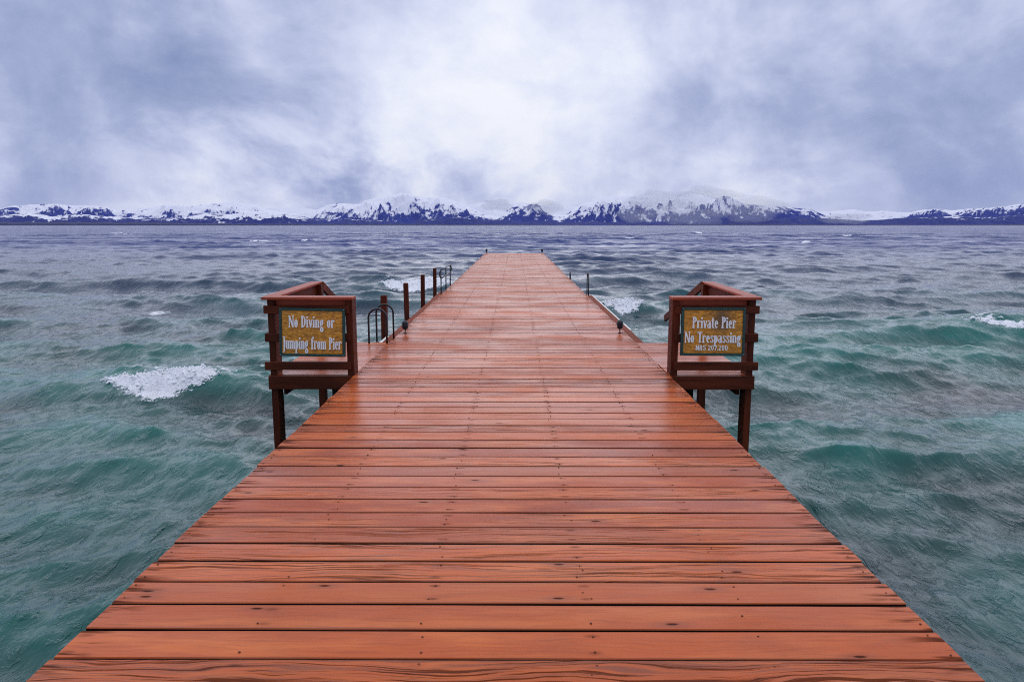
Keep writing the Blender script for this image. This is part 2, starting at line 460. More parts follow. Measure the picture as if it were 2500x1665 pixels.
def perlin(x, y):
    xi = np.floor(x).astype(np.int64); yi = np.floor(y).astype(np.int64)
    xf = x - xi; yf = y - yi
    u = xf * xf * xf * (xf * (xf * 6 - 15) + 10); v = yf * yf * yf * (yf * (yf * 6 - 15) + 10)

    def g(ix, iy, fx, fy):
        h = _perm[(_perm[ix & 511] + iy) & 511]
        return _gx[h] * fx + _gy[h] * fy
    a = g(xi, yi, xf, yf); b = g(xi + 1, yi, xf - 1, yf)
    c = g(xi, yi + 1, xf, yf - 1); d = g(xi + 1, yi + 1, xf - 1, yf - 1)
    return (a + u * (b - a)) * (1 - v) + (c + u * (d - c)) * v


def fbm(x, y, octv=5, gain=0.5):
    t = np.zeros_like(x); a = 1.0
    for i in range(octv):
        t += a * perlin(x * 2 ** i + 17.3 * i, y * 2 ** i - 9.1 * i); a *= gain
    return t


def ridged(x, y, octv=6, gain=0.5):
    t = np.zeros_like(x); a = 1.0; w = np.ones_like(x)
    for i in range(octv):
        n = 1.0 - np.abs(perlin(x * 2 ** i + 5.7 * i, y * 2 ** i + 3.3 * i)) * 1.9
        n = np.clip(n, 0, 1) ** 2
        t += a * n * w; w = np.clip(n * 1.6, 0, 1); a *= gain
    return t


def sstep(a, b, x):
    t = np.clip((x - a) / (b - a), 0, 1)
    return t * t * (3 - 2 * t)


def grid_mesh(name, X, Y, Z, mat, attrs=None, smooth=True):
    nr, nc = X.shape
    me = bpy.data.meshes.new(name)
    me.vertices.add(nr * nc)
    co = np.stack([X, Y, Z], -1).astype(np.float32).reshape(-1)
    me.vertices.foreach_set('co', co)
    i = np.arange(nr - 1)[:, None] * nc + np.arange(nc - 1)[None, :]
    q = np.stack([i, i + 1, i + nc + 1, i + nc], -1).reshape(-1).astype(np.int32)
    nf = q.size // 4
    me.loops.add(nf * 4)
    me.loops.foreach_set('vertex_index', q)
    me.polygons.add(nf)
    me.polygons.foreach_set('loop_start', np.arange(0, nf * 4, 4, dtype=np.int32))
    me.polygons.foreach_set('use_smooth', np.full(nf, smooth, dtype=bool))
    for k, a in (attrs or {}).items():
        at = me.attributes.new(k, 'FLOAT', 'POINT')
        at.data.foreach_set('value', a.astype(np.float32).reshape(-1))
    me.update(calc_edges=True)
    me.materials.append(mat)
    return mesh_obj(name, me)


# ------------------------------------------------------------------ lake
class Waves:
    def __init__(self):
        c = []
        def add(n, l0, l1, spread, rms, bias=0.0):
            for i in range(n):
                lam = l0 * (l1 / l0) ** ((i + rng.uniform(0.1, 0.9)) / n)
                th = R(-90 + bias) + R(spread) * np.clip(rng.normal(0, 0.6), -1.4, 1.4)
                A = rms * math.sqrt(2.0 / n) * (0.6 + 0.8 * rng.uniform())
                c.append((lam, th, A, rng.uniform(0, 2 * np.pi)))
        add(12, 4.5, 11.0, 24, 0.100, 6)
        add(40, 1.1, 4.5, 56, 0.046, -4)
        add(40, 0.40, 1.1, 75, 0.0135, 0)
        add(34, 0.20, 0.6, 45, 0.0040, 65)
        self.c = c

    def field(self, X, Y, spacing):
        dx = np.zeros_like(X); dy = np.zeros_like(X); dz = np.zeros_like(X); comp = np.zeros_like(X)
        env = (1.0 + 0.9 * perlin(X / 17.0 + 3.1, Y / 23.0 + 8.2)).astype(np.float32)
        env2 = (1.0 + 1.1 * perlin(X / 5.0 - 4.1, Y / 7.0 + 1.7)).astype(np.float32)
        for lam, th, A, ph in self.c:
            k = 2 * math.pi / lam
            fade = sstep(2.2, 4.0, lam / spacing)
            if not np.any(fade > 0): continue
            p = k * (X * math.cos(th) + Y * math.sin(th)) + ph
            cs, sn = np.cos(p), np.sin(p)
            a = (A * fade * (env if lam > 1.3 else env2)).astype(np.float32)
            q = 1.0
            dz += a * cs
            dx -= q * a * math.cos(th) * sn
            dy -= q * a * math.sin(th) * sn
            if lam > 0.9:
                comp += a * k * cs
        return dx, dy, dz, comp


WV = Waves()
# breaking crests: x, y, half length, height, crest turn, foam depth
BREAK = [(-6.1, 12.45, 1.12, 0.36, 0.12, 0.95), (-4.55, 33.6, 2.1, 0.50, 0.03, 1.5), (3.55, 24.2, 0.75, 0.40, -0.2, 1.0),
         (13.9, 18.6, 2.6, 0.52, -0.10, 1.3), (-12.4, 25.2, 0.34, 0.10, 0.05, 0.22), (-44.0, 131.0, 3.4, 0.45, 0.04, 0.9), (-37.5, 133.0, 1.2, 0.4, -0.1, 0.6),
         (-128.0, 240.0, 3.6, 0.5, 0.06, 1.1), (46.0, 118.0, 1.1, 0.4, 0.1, 0.6), (23.0, 150.0, 1.3, 0.4, -0.1, 0.7),
         (84.0, 190.0, 1.9, 0.5, 0.05, 0.9), (-70.0, 300.0, 2.2, 0.6, 0.0, 1.2), (64.0, 260.0, 2.0, 0.6, 0.0, 1.2)]


def breakers(X, Y):
    z = np.zeros_like(X); foam = np.zeros_like(X)
    for (bx, by, L, H, turn, fd) in BREAK:
        u = (X - bx) * math.cos(turn) + (Y - by) * math.sin(turn)
        v = -(X - bx) * math.sin(turn) + (Y - by) * math.cos(turn)
        sel = (np.abs(u) < 5 * L + 2) & (np.abs(v) < 8 * max(1.0, fd))
        if not sel.any(): continue
        us, vs = u[sel], v[sel]
        vs = vs + 0.10 * us * us / max(L, 0.6) * 0.6
        lat = np.exp(-(us / (2.0 * L + 0.6)) ** 2)
        front = np.exp(-(np.minimum(vs, 0) / (0.55 * fd + 0.15)) ** 2)
        back = np.exp(-(np.maximum(vs, 0) / (1.5 * fd + 0.6)) ** 2)
        hz = H * lat * front * back
        edge = 0.45 * L * perlin(us * 1.9 / fd + bx, vs * 1.9 / fd) + 0.15 * perlin(us * 7 + by, vs * 7)
        # tongue of foam down the face, longest in the middle
        reach = fd * (1.05 - 1.0 * np.clip(np.abs(us - 0.05 * L) / L, 0, 1.2) ** 1.1)
        reach = reach + 0.28 * fd * perlin(us * 2.6 / max(fd, .4) + 4.4, np.full_like(us, by))
        f = sstep(-0.22 * fd, 0.42 * fd, (reach + vs) + edge * 0.45) * sstep(0.30 * fd, -0.06 * fd, vs + edge * 0.25) * sstep(1.25 * L, 0.60 * L, np.abs(us) + edge * 0.8)
        f = f * (1.15 + 0.55 * fbm(us * 3.4 / fd + 2.2, vs * 3.4 / fd + by, 3))
        lumps = 0.085 * fd * (fbm(us * 6.0 + bx, vs * 6.0 + by, 4, 0.6) + 0.55)
        z[sel] += hz + f * np.clip(lumps, -0.03, 0.22)
        # torn streaks of foam left behind the crest
        trail = sstep(-0.02, 0.25, fbm(us * 0.9 + 9 + bx, vs * 3.4 + by, 4)) * sstep(0.1 * fd, 0.5 * fd, vs) * sstep(2.9 * fd, 0.9 * fd, vs) * sstep(1.9 * L, 0.8 * L, np.abs(us - 0.6 * L))
        foam[sel] = np.maximum(foam[sel], np.maximum(f, 0.80 * trail))
    return z, foam


CX, CY = 0.0, -8.0
rows = [4.0]
while rows[-1] < 300: rows.append(rows[-1] + max(0.045, 0.0033 * rows[-1]))
while rows[-1] < 16600: rows.append(rows[-1] * 1.018)
rad = np.array(rows)
NA = 800
ang = np.linspace(-R(60), R(60), NA)
RR, AA = np.meshgrid(rad, ang, indexing='ij')
X0 = (CX + RR * np.sin(AA)).astype(np.float32)
Y0 = (CY + RR * np.cos(AA)).astype(np.float32)
dr = np.gradient(rad)[:, None] * np.ones_like(AA)
SP = np.maximum(dr, RR * (ang[1] - ang[0])).astype(np.float32)
dx, dy, dz, comp = WV.field(X0, Y0, SP)
bz, bfoam = breakers(X0 + dx, Y0 + dy)
wc = perlin(X0 / 11.0, Y0 / 16.0) * 0.5 + 0.5
cap_f = sstep(0.72, 0.98, comp + 0.25 * (wc - 0.5)) * sstep(24, 60, RR)
cap_f = np.maximum(cap_f, 0)
foam = np.maximum(bfoam, cap_f * 0.9)
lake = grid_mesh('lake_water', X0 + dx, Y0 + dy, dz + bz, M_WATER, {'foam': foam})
tag(lake, 'choppy teal lake water turning blue towards the far shore', 'water', kind='structure')
DZMAX = float((dz + bz).min()), float((dz + bz).max())

# spray thrown up along the near breaking crests
bm_s = bmesh.new()
seed_ico = bmesh.new()
bmesh.ops.create_icosphere(seed_ico, subdivisions=1, radius=1.0)
ico_v = [v.co.copy() for v in seed_ico.verts]
ico_f = [[v.index for v in f.verts] for f in seed_ico.faces]
seed_ico.free()
sv, sf = [], []
for bi, n in ((0, 900), (1, 420), (2, 420), (3, 380)):
    bx, by, L, H, turn, fd = BREAK[bi]
    us = rng.uniform(-1.05 * L, 1.05 * L, n); vs = -np.abs(rng.normal(0.30, 0.33, n)) * fd + 0.18 * fd
    px = (bx + us * math.cos(turn) - vs * math.sin(turn)).astype(np.float32)
    py = (by + us * math.sin(turn) + vs * math.cos(turn)).astype(np.float32)
    d = math.hypot(bx - CX, by - CY)
    spc = np.full_like(px, max(0.045, 0.0033 * d))
    ex, ey, ez, _ = WV.field(px, py, spc)
    hz, ff = breakers(px + ex, py + ey)
    for i in range(n):
        if ff[i] < 0.35: continue
        r = abs(rng.normal(0.008, 0.009)) * (1.0 if bi == 0 else 1.5) + 0.004
        p = Vector((float(px[i] + ex[i]), float(py[i] + ey[i]), float(ez[i] + hz[i]) + abs(rng.normal(0, 0.022))))
        o = len(sv)
        q = Vector((rng.uniform(.7, 1.5), rng.uniform(.7, 1.3), rng.uniform(.6, 1.1)))
        sv += [p + Vector((c.x * q.x, c.y * q.y, c.z * q.z)) * r for c in ico_v]
        sf += [[o + k for k in f] for f in ico_f]
me = bpy.data.meshes.new('spray')
me.from_pydata([tuple(v) for v in sv], [], sf)
me.materials.append(M_FOAM)
bm_s.free()
spray = mesh_obj('spray', me)
tag(spray, 'white spray droplets thrown up by the breaking wave crests', 'spray', kind='stuff')

# ------------------------------------------------------------------ mountains across the lake
COS = math.cos(R(8.89))
def PX(x):  return (x - 1257.0) * COS / F_PX                  # photo column -> X/Y


def prof(pts, xs):
    p = np.array(pts, float)
    return np.interp(xs, p[:, 0], p[:, 1])


def terrain(name, pts, y_shore, y_ridge, mat, nx, ny, label, rough=0.42, fscale=900.0, spow=1.25, tree=None, jag=1.2):
    # fine columns across the view, coarse ones where the ranges run on beyond it
    xs = np.concatenate([np.linspace(-1400, -310, 130), np.linspace(-300, 2800, nx), np.linspace(2810, 3900, 130)])
    up = prof(pts, xs) + jag * fbm(xs / 26.0 + 3.3, np.full_like(xs, y_ridge * .001), 4, 0.6)
    up = np.maximum(up, 0.4)
    t = np.linspace(0, 1, ny)
    T_, XS = np.meshgrid(t, xs, indexing='ij')
    back = 1.0 + 0.35 * (T_ > 1)
    YY = y_shore + (y_ridge - y_shore) * T_ * 1.12
    wob = 260.0 * perlin(XS / 120.0, np.full_like(XS, 1.0 + y_shore * .003)) * (1 - T_)
    YY = YY + wob
    XX = PX(XS) * YY
    s = np.clip(T_ * 1.12, 0, 1)
    over = np.clip((T_ * 1.12 - 1.0) / 0.12, 0, 1)
    Hr = up[None, :] * YY * COS * COS / F_PX
    sp = ridged(XX / fscale + 11.0, YY / (fscale * 1.8) + 4.0, 6, 0.52) - 0.75
    env = s ** spow
    h = Hr * (env + rough * sp * np.sin(np.pi * np.clip(s, 0, 1) ** 0.8) * 0.9) * (1 - 0.35 * over ** 1.5)
    h = np.maximum(h, 1.0 * (s > 0))
    # keep every column's skyline at its height
    mx = (h / YY).max(axis=0)
    want = up * COS * COS / F_PX
    h = h * (want / mx)[None, :]
    h[0, :] = -2.0
    rel = h / np.maximum(want[None, :] * YY, 1.0)          # height as a share of the skyline
    skew = 150.0 * perlin(XS / 170.0 + 2.0, np.full_like(XS, 0.5))
    u = (XS + skew * rel) / 13.0
    snow = 2.1 * (rel - tree(XS)) + 0.85 * fbm(XS / 46.0 + 1.0, rel * 2.6 + y_shore * .01, 4, 0.6) \
        + 1.05 * fbm(u, rel * 5.0 + 5.0, 5, 0.72) - 0.55 * sp
    o = grid_mesh(name, XX, YY, h + CAM_Z * 0.0, mat, {'snow': snow})
    tag(o, label, 'mountain', kind='structure')
    return o


def cr(c):                      # crops (scale .5308) to photo pixels above the waterline
    return c


LEFT = [(0, 95), (60, 80), (150, 75), (250, 72), (300, 75), (345, 95), (390, 80), (430, 80), (480, 88), (530, 98), (600, 100), (650, 92),
        (720, 85), (770, 70), (830, 78), (880, 80), (950, 75), (1010, 68), (1060, 62), (1120, 68), (1170, 72), (1220, 92), (1300, 118),
        (1400, 140), (1430, 136), (1460, 98), (1500, 80), (1550, 70), (1620, 72), (1660, 72), (1680, 58), (1730, 48), (1800, 35), (1830, 25), (1860, 22),
        (1890, 30), (1930, 42), (2000, 44), (2060, 45), (2100, 62), (2150, 80), (2190, 100), (2230, 120), (2290, 135), (2355, 92)]
RIGHT = [(0, 80), (40, 72), (70, 75), (105, 68), (130, 75), (160, 100), (200, 118), (240, 124), (280, 100), (330, 68), (380, 55), (420, 40), (450, 36), (500, 38), (530, 30),
         (580, 36), (640, 32), (700, 42), (760, 40), (830, 45), (880, 34), (920, 44), (970, 34), (1000, 42), (1050, 65), (1090, 75), (1150, 78),
         (1250, 82), (1310, 92), (1370, 98), (1420, 118), (1500, 138), (1600, 158), (1700, 165), (1760, 150), (1800, 125), (1850, 104), (1920, 95), (1960, 98),
         (2030, 100), (2080, 95), (2150, 92), (2200, 88), (2280, 78), (2355, 70)]
RIDGE = [(-600, 46), (-300, 52), (-100, 46)] + [(x * .5308, (171.5 - y) * .5308) for x, y in LEFT[:-1]] + \
        [(1250 + x * .5308, (171.5 - y) * .5308) for x, y in RIGHT] + [(2700, 60), (3100, 50)]
FAR = [(-600, 30), (0, 38), (140, 50), (210, 49), (300, 36), (620, 40), (660, 44), (700, 43), (745, 43), (775, 38), (900, 40), (1100, 40), (1170, 56), (1200, 58), (1230, 55), (1250, 56),
       (1275, 56), (1300, 52), (1340, 47), (1370, 46), (1400, 47), (1500, 40), (1900, 30), (1990, 36), (2020, 34), (2050, 37), (2080, 39), (2110, 34), (2150, 36), (2180, 34), (2210, 32), (2300, 30), (3100, 30)]
FOOT = [(-600, 26), (-100, 26), (0, 24), (60, 30), (130, 24), (200, 28), (260, 22), (330, 20), (420, 16), (500, 29), (560, 28), (620, 36), (660, 35), (720, 28), (760, 18), (820, 17), (880, 14),
        (960, 12), (1020, 14), (1120, 22), (1150, 18), (1200, 14), (1260, 12), (1320, 11), (1400, 9), (1500, 9), (1700, 10), (1800, 16), (1860, 14), (1940, 20), (2000, 18), (2050, 15), (2100, 12),
        (2150, 14), (2200, 19), (2300, 22), (2400, 20), (2500, 26), (3100, 30)]
SHORE = [(-600, 9), (0, 9), (120, 8.5), (300, 7.5), (450, 6), (600, 4.5), (800, 4), (1000, 3.2), (1250, 2.6), (1500, 1.2), (1800, 3), (2050, 2), (2300, 2), (2500, 3), (3100, 3)]

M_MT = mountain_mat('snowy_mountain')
M_FAR = mountain_mat('far_snow_ridge', forest=(0.10, 0.11, 0.27))  # paler forest, more of the air's blue painted in
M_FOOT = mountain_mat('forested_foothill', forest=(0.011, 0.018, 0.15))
M_SHORE = simple_mat('dark_shore_forest', (0.006, 0.007, 0.055), 0.9, 0.0, 0.4, 0.02)  # tree colour includes painted haze blue


def tree_main(XS):              # tree line as a share of the skyline
    return prof([(-600, .62), (0, .62), (130, .70), (250, .70), (330, .40), (450, .36), (620, .34), (700, .45), (800, .38), (900, .36), (960, .40), (1060, .46), (1150, .48), (1300, .62),
                 (1400, .46), (1600, .42), (1750, .50), (1850, .72), (1950, .86), (2080, .60), (2200, .66), (2350, .70), (2500, .80), (3100, .8)], XS)


def tree_foot(XS):
    return prof([(-600, .95), (0, .90), (70, .62), (240, .72), (330, .95), (480, .72), (560, .52), (700, .58), (780, 1.0), (1000, 1.15), (1110, 1.05), (1260, 1.3), (1900, 1.25), (2100, 1.3), (2300, 1.05), (2500, 1.1), (3100, 1.1)], XS)


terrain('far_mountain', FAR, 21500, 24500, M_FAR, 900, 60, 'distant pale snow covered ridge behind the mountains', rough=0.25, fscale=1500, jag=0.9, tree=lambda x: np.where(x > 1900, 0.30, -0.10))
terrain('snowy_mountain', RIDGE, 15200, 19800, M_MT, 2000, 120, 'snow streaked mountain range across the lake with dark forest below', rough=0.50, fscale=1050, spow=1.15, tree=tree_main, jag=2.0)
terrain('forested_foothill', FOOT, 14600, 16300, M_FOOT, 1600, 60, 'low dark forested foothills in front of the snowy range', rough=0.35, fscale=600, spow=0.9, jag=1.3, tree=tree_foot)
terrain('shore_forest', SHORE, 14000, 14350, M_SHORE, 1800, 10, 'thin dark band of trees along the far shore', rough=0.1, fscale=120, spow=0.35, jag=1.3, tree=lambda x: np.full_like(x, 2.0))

# ------------------------------------------------------------------ pier
XL, XR = -1.737, 1.672            # deck edges
XM, WID = (XL + XR) / 2, XR - XL
pier = empty('pier', (0, 0, 0))
tag(pier, 'long red painted plank pier running out over the lake', 'pier')
TH = 0.045


def plank_mesh(name, length, width, seed, cuts=14):
    rs = random.Random(seed)
    bm = bmesh.new()
    prev = None
    xs = [-length / 2 + length * i / cuts for i in range(cuts + 1)]
    w0, w1 = 0.0, 0.0
    for i, x in enumerate(xs):
        w0 += rs.uniform(-1, 1) * 0.0020; w1 += rs.uniform(-1, 1) * 0.0020
        w0 *= 0.85; w1 *= 0.85
        cup = rs.uniform(-0.0006, 0.0006)
        ya, yb = -width / 2 + w0, width / 2 + w1
        bv = 0.004
        ring = [bm.verts.new(p) for p in ((x, ya, -TH), (x, ya, -bv), (x, ya + bv, 0), (x, 0, 0.0006 + cup), (x, yb - bv, 0), (x, yb, -bv), (x, yb, -TH))]
        if prev:
            for k in range(7):
                bm.faces.new((prev[k], prev[(k + 1) % 7], ring[(k + 1) % 7], ring[k]))
        else:
            bm.faces.new(ring)
        prev = ring
    bm.faces.new(prev[::-1])
    me = bpy.data.meshes.new(name)
    bmesh.ops.recalc_face_normals(bm, faces=bm.faces[:])
    bm.to_mesh(me); bm.free()
    me.materials.append(M_PLANK)
    me.materials.append(M_GAP_SHADE)                 # bare sides and underside, darkened to paint in the gap shade
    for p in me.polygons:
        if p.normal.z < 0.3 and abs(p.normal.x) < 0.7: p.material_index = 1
    return me


PITCH = 0.2039
Y_FIRST = 2.538 - 18 * PITCH
N_ROWS = int(round((43.35 - Y_FIRST) / PITCH))
MAIN = [plank_mesh('plank', WID, PITCH - g, 100 + i) for i, g in enumerate((0.005, 0.012, 0.014, 0.017, 0.009, 0.015, 0.0125, 0.019))]
WING_L = [plank_mesh('plank', 2.66 + XL, PITCH - g, 200 + i, 4) for i, g in enumerate((0.004, 0.006, 0.008))]
WING_R = [plank_mesh('plank', 2.58 - XR, PITCH - g, 300 + i, 4) for i, g in enumerate((0.004, 0.006, 0.008))]
WING_Y0, WING_Y1 = 7.80, 9.98
nails = []
for i in range(N_ROWS):
    y = Y_FIRST + (i + 0.5) * PITCH
    o = mesh_obj('plank', random.choice(MAIN), pier, (XM + random.uniform(-0.008, 0.008), y + random.uniform(-0.0015, 0.0015), DECK + random.uniform(-0.0025, 0.0015)),
                 (random.uniform(-0.006, 0.006), 0, random.choice((0, math.pi)) + random.uniform(-0.0009, 0.0009)))
    w = random.random() ** 2.0 * 0.85
    if i == 17: w = 1.0                          # the nearest board in view is the most weathered
    if i in (18, 20): w = 0.05
    if i in (21, 23): w = 0.55
    o['wear'] = float(w)
    for k in range(6):
        for yy in (-0.058, 0.058) if random.random() < 0.7 else (-0.058, 0.004, 0.058):
            if random.random() < 0.6:
                nails.append((XM - 1.672 + 0.668 * k + random.gauss(0, 0.012), y + yy + random.gauss(0, 0.006)))
    if WING_Y0 - 0.02 < y - PITCH / 2 and y + PITCH / 2 < WING_Y1 + 0.12:
        for side, ms, xc in ((-1, WING_L, (-2.66 + XL) / 2 - 0.004), (1, WING_R, (2.58 + XR) / 2 + 0.004)):
            p = mesh_obj('plank', random.choice(ms), pier, (xc, y, DECK + random.uniform(-0.002, 0.002)), (0, 0, random.choice((0, math.pi))))
            p['wear'] = float(random.random() * 0.6)
Y_END = Y_FIRST + N_ROWS * PITCH
ROW0 = math.ceil((WING_Y0 - 0.02 - Y_FIRST) / PITCH)
WY0 = Y_FIRST + ROW0 * PITCH

# nail heads, too small to pick out singly
nv, nf = [], []
for (x, y) in nails:
    o = len(nv); r = random.uniform(0.0038, 0.0052)
    nv += [(x + r * math.cos(t * math.pi / 3), y + r * math.sin(t * math.pi / 3), DECK + 0.0022) for t in range(6)]
    nv += [(x + r * math.cos(t * math.pi / 3), y + r * math.sin(t * math.pi / 3), DECK - 0.006) for t in range(6)]
    nf.append([o + t for t in range(6)])
    nf += [[o + t, o + 6 + t, o + 6 + (t + 1) % 6, o + (t + 1) % 6] for t in range(6)]
me = bpy.data.meshes.new('nail_heads')
me.from_pydata(nv, [], nf)
me.materials.append(M_NAIL)
nh = mesh_obj('nail_heads', me, pier)
nh['kind'] = 'stuff'

for k in range(6):
    x = XM - 1.672 + 0.668 * k
    x = min(max(x, XL + 0.05), XR - 0.05)
    board('joist', x - 0.04, x + 0.04, Y_FIRST, Y_END - 0.01, DECK - TH - 0.22, DECK - TH - 0.004, M_DARKY, pier)
for y in np.arange(1.0, Y_END, 3.9):
    board('cross_beam', XL + 0.08, XR - 0.08, y - 0.07, y + 0.07, DECK - TH - 0.46, DECK - TH - 0.226, M_DARKY, pier)
    for x in (XL + 0.30, XR - 0.30):
        b = lathe_bm([(0.125, -1.6), (0.12, DECK - TH - 0.464)], 14)
        from_bm('pile', b, M_DARK, pier, (x, float(y), 0), smooth=True)
# wing framing: front beam, rear beam and outer joists
# side timbers beyond the platform: fender cap with a white rubbing strip outside it
for side, x0, x1, ya, yb in ((-1, XL - 0.135, XL - 0.012, WING_Y1 + 0.16, 18.25), (1, XR + 0.012, XR + 0.145, WING_Y1 + 0.16, 17.35)):
    board('fender_cap', x0, x1, ya, yb, DECK - 0.16, DECK - 0.022, M_FENDER, pier, 0.008)
board('rub_strip', XR + 0.147, XR + 0.187, 11.6, 17.45, DECK - 0.30, DECK - 0.030, M_WHITE, pier, 0.01)
board('rub_strip', XL - 0.187, XL - 0.137, WING_Y1 + 0.16, 10.9, DECK - 0.30, DECK - 0.026, M_WHITE, pier, 0.01)

# ------------------------------------------------------------------ railed platforms with the signs
def bay(side, xi, xo, label):
    """xi = edge at the pier, xo = outer edge; timber railing with posts down into the lake"""
    s = side
    root = empty('platform_railing', ((xi + xo) / 2, WY0, 0))
    tag(root, label, 'railing', 'timber railings on the side platforms')
    ox, oy = root.location.x, root.location.y

    def P(name, xa, xb, ya, yb, za, zb, mat, bev=0.004):
        xa, xb = sorted((xa, xb))
        o = board(name, xa, xb, ya, yb, DECK + za, DECK + zb, mat, root, bev)
        o.location -= root.location
        return o
    yf = WY0                                   # front of the platform
    # posts
    P('post', xi + s * 0.002, xi + s * 0.075, yf, yf + 0.19, -0.30, 0.820, M_TZ)
    P('post', xo, xo - s * 0.072, yf, yf + 0.19, -DECK - 1.6, 0.820, M_TZ)
    P('post', xo + s * 0.03, xo - s * 0.06, WING_Y1 - 0.14, WING_Y1 - 0.02, -DECK - 1.6, 0.820, M_TZ)
    P('post', xi + s * 0.36, xi + s * 0.45, 8.62, 8.76, -DECK - 1.6, -TH - 0.17, M_DARK)
    # front boards, proud of the posts
    P('beam', xo + s * 0.012, xi + s * 0.002, yf - 0.045, yf - 0.003, -0.150, -0.003, M_TX)
    for za, zb, eo in ((0.670, 0.757, 0.030), (0.3665, 0.459, 0.030), (0.060, 0.149, 0.045)):
        P('rail', xo + s * eo, xi + s * 0.030, yf - 0.040, yf - 0.003, za, zb, M_TX)
    P('fascia_board', xo - s * 0.074, xi + s * 0.077, yf + 0.06, yf + 0.10, 0.70, 0.818, M_CAPX)
    # cap boards
    P('cap_rail', xo + s * 0.036, xi - s * 0.020, yf - 0.085, yf + 0.105, 0.823, 0.853, M_CAPX, 0.005)
    sc = P('cap_rail', xo + s * 0.085, xo - s * 0.065, yf + 0.112, WING_Y1 + 0.02, 0.823, 0.853, M_CAPY, 0.005)
    sc.rotation_euler.z = -s * R(1.6)
    # outer side boards
    P('side_rail', xo + s * 0.035, xo + s * 0.003, yf + 0.192, WING_Y1 - 0.02, 0.690, 0.818, M_TY)
    P('side_rail', xo + s * 0.003, xo + s * 0.033, yf + 0.02, WING_Y1 - 0.16, 0.3665, 0.459, M_TY)
    P('edge_beam', xo - s * 0.074, xo - s * 0.114, yf + 0.192, WING_Y1 - 0.145, -0.26, -TH - 0.006, M_TY)
    P('edge_beam', xo - s * 0.07, xi + s * 0.01, WING_Y1 - 0.10, WING_Y1 - 0.05, -0.26, -TH - 0.006, M_TX)
    # handrail dropping away from the rear post to a low newel
    ya, yb = WING_Y1 - 0.02, WING_Y1 + (1.62 if s < 0 else 2.35)
    za, zb = 0.80, (0.18 if s < 0 else 0.06)
    ln = math.hypot(yb - ya, za - zb)
    b = box_bm(0.045, ln, 0.11, 0.005, rot=Matrix.Rotation(-math.atan2(za - zb, yb - ya), 3, 'X'))
    hx = xo - s * 0.040
    from_bm('handrail', b, M_TY, root, (hx - ox, (ya + yb) / 2 - oy, DECK + (za + zb) / 2))
    yn = ya + 0.62 * (yb - ya)
    P('newel_post', hx - 0.040, hx + 0.040, yn - 0.04, yn + 0.04, -DECK - 1.6, za + 0.62 * (zb - za) - 0.075, M_TZ)
    # bolt heads
    for xx in (xo - s * 0.035, xi + s * 0.040):
        for zc in (0.72, 0.69, 0.425, 0.395, 0.12, 0.085):
            b = lathe_bm([(0.006, 0.0), (0.006, 0.003), (0.003, 0.005)], 8)
            bmesh.ops.rotate(b, verts=b.verts, matrix=Matrix.Rotation(R(90), 3, 'X'))
            from_bm('bolt', b, M_NAIL, root, (xx + random.uniform(-.004, .004) - ox, yf - 0.0405 - oy, DECK + zc), smooth=False)
    return root


bay(-1, XL, -2.65, 'red brown timber railing carrying the no diving sign')
bay(1, XR + 0.012, 2.573, 'red brown timber railing carrying the private pier sign')

# ------------------------------------------------------------------ lettering
SW, ST = 0.135, 0.058      # stem and thin stroke, cap height = 1
XH = 0.66


def q_rect(x0, y0, x1, y1): return [[(x0, y0), (x1, y0), (x1, y1), (x0, y1)]]
def bar(x, y0, y1, w=SW): return q_rect(x - w / 2, y0, x + w / 2, y1)
def serif(x, y, w=0.20, up=True): return q_rect(x - w / 2, y, x + w / 2, y + ST) if up else q_rect(x - w / 2, y - ST, x + w / 2, y)


def arc(cx, cy, rx, ry, a0=0, a1=360, w=SW, t=ST, n=22):
    out = []
    for i in range(n):
        q = []
        for a in (a0 + (a1 - a0) * i / n, a0 + (a1 - a0) * (i + 1) / n):
            c, s = math.cos(R(a)), math.sin(R(a))
            q.append(((cx + rx * c, cy + ry * s), (cx + max(rx - w, .01) * c, cy + (ry - t) * s)))
        out.append([q[0][0], q[1][0], q[1][1], q[0][1]])
    return out


def stroke(pts, w):
    out = []
    for i in range(len(pts) - 1):
        (x0, y0), (x1, y1) = pts[i], pts[i + 1]
        d = math.hypot(x1 - x0, y1 - y0); nx, ny = -(y1 - y0) / d * w / 2, (x1 - x0) / d * w / 2
        ex, ey = (x1 - x0) / d * w * .15, (y1 - y0) / d * w * .15
        out.append([(x0 - ex + nx, y0 - ey + ny), (x0 - ex - nx, y0 - ey - ny), (x1 + ex - nx, y1 + ey - ny), (x1 + ex + nx, y1 + ey + ny)])
    return out


def diag(x0, y0, x1, y1, w): return [[(x0 - w / 2, y0), (x0 + w / 2, y0), (x1 + w / 2, y1), (x1 - w / 2, y1)]]
def dot(cx, cy, r): return [[(cx + r * math.cos(R(a)), cy + r * math.sin(R(a))) for a in range(0, 360, 30)]]


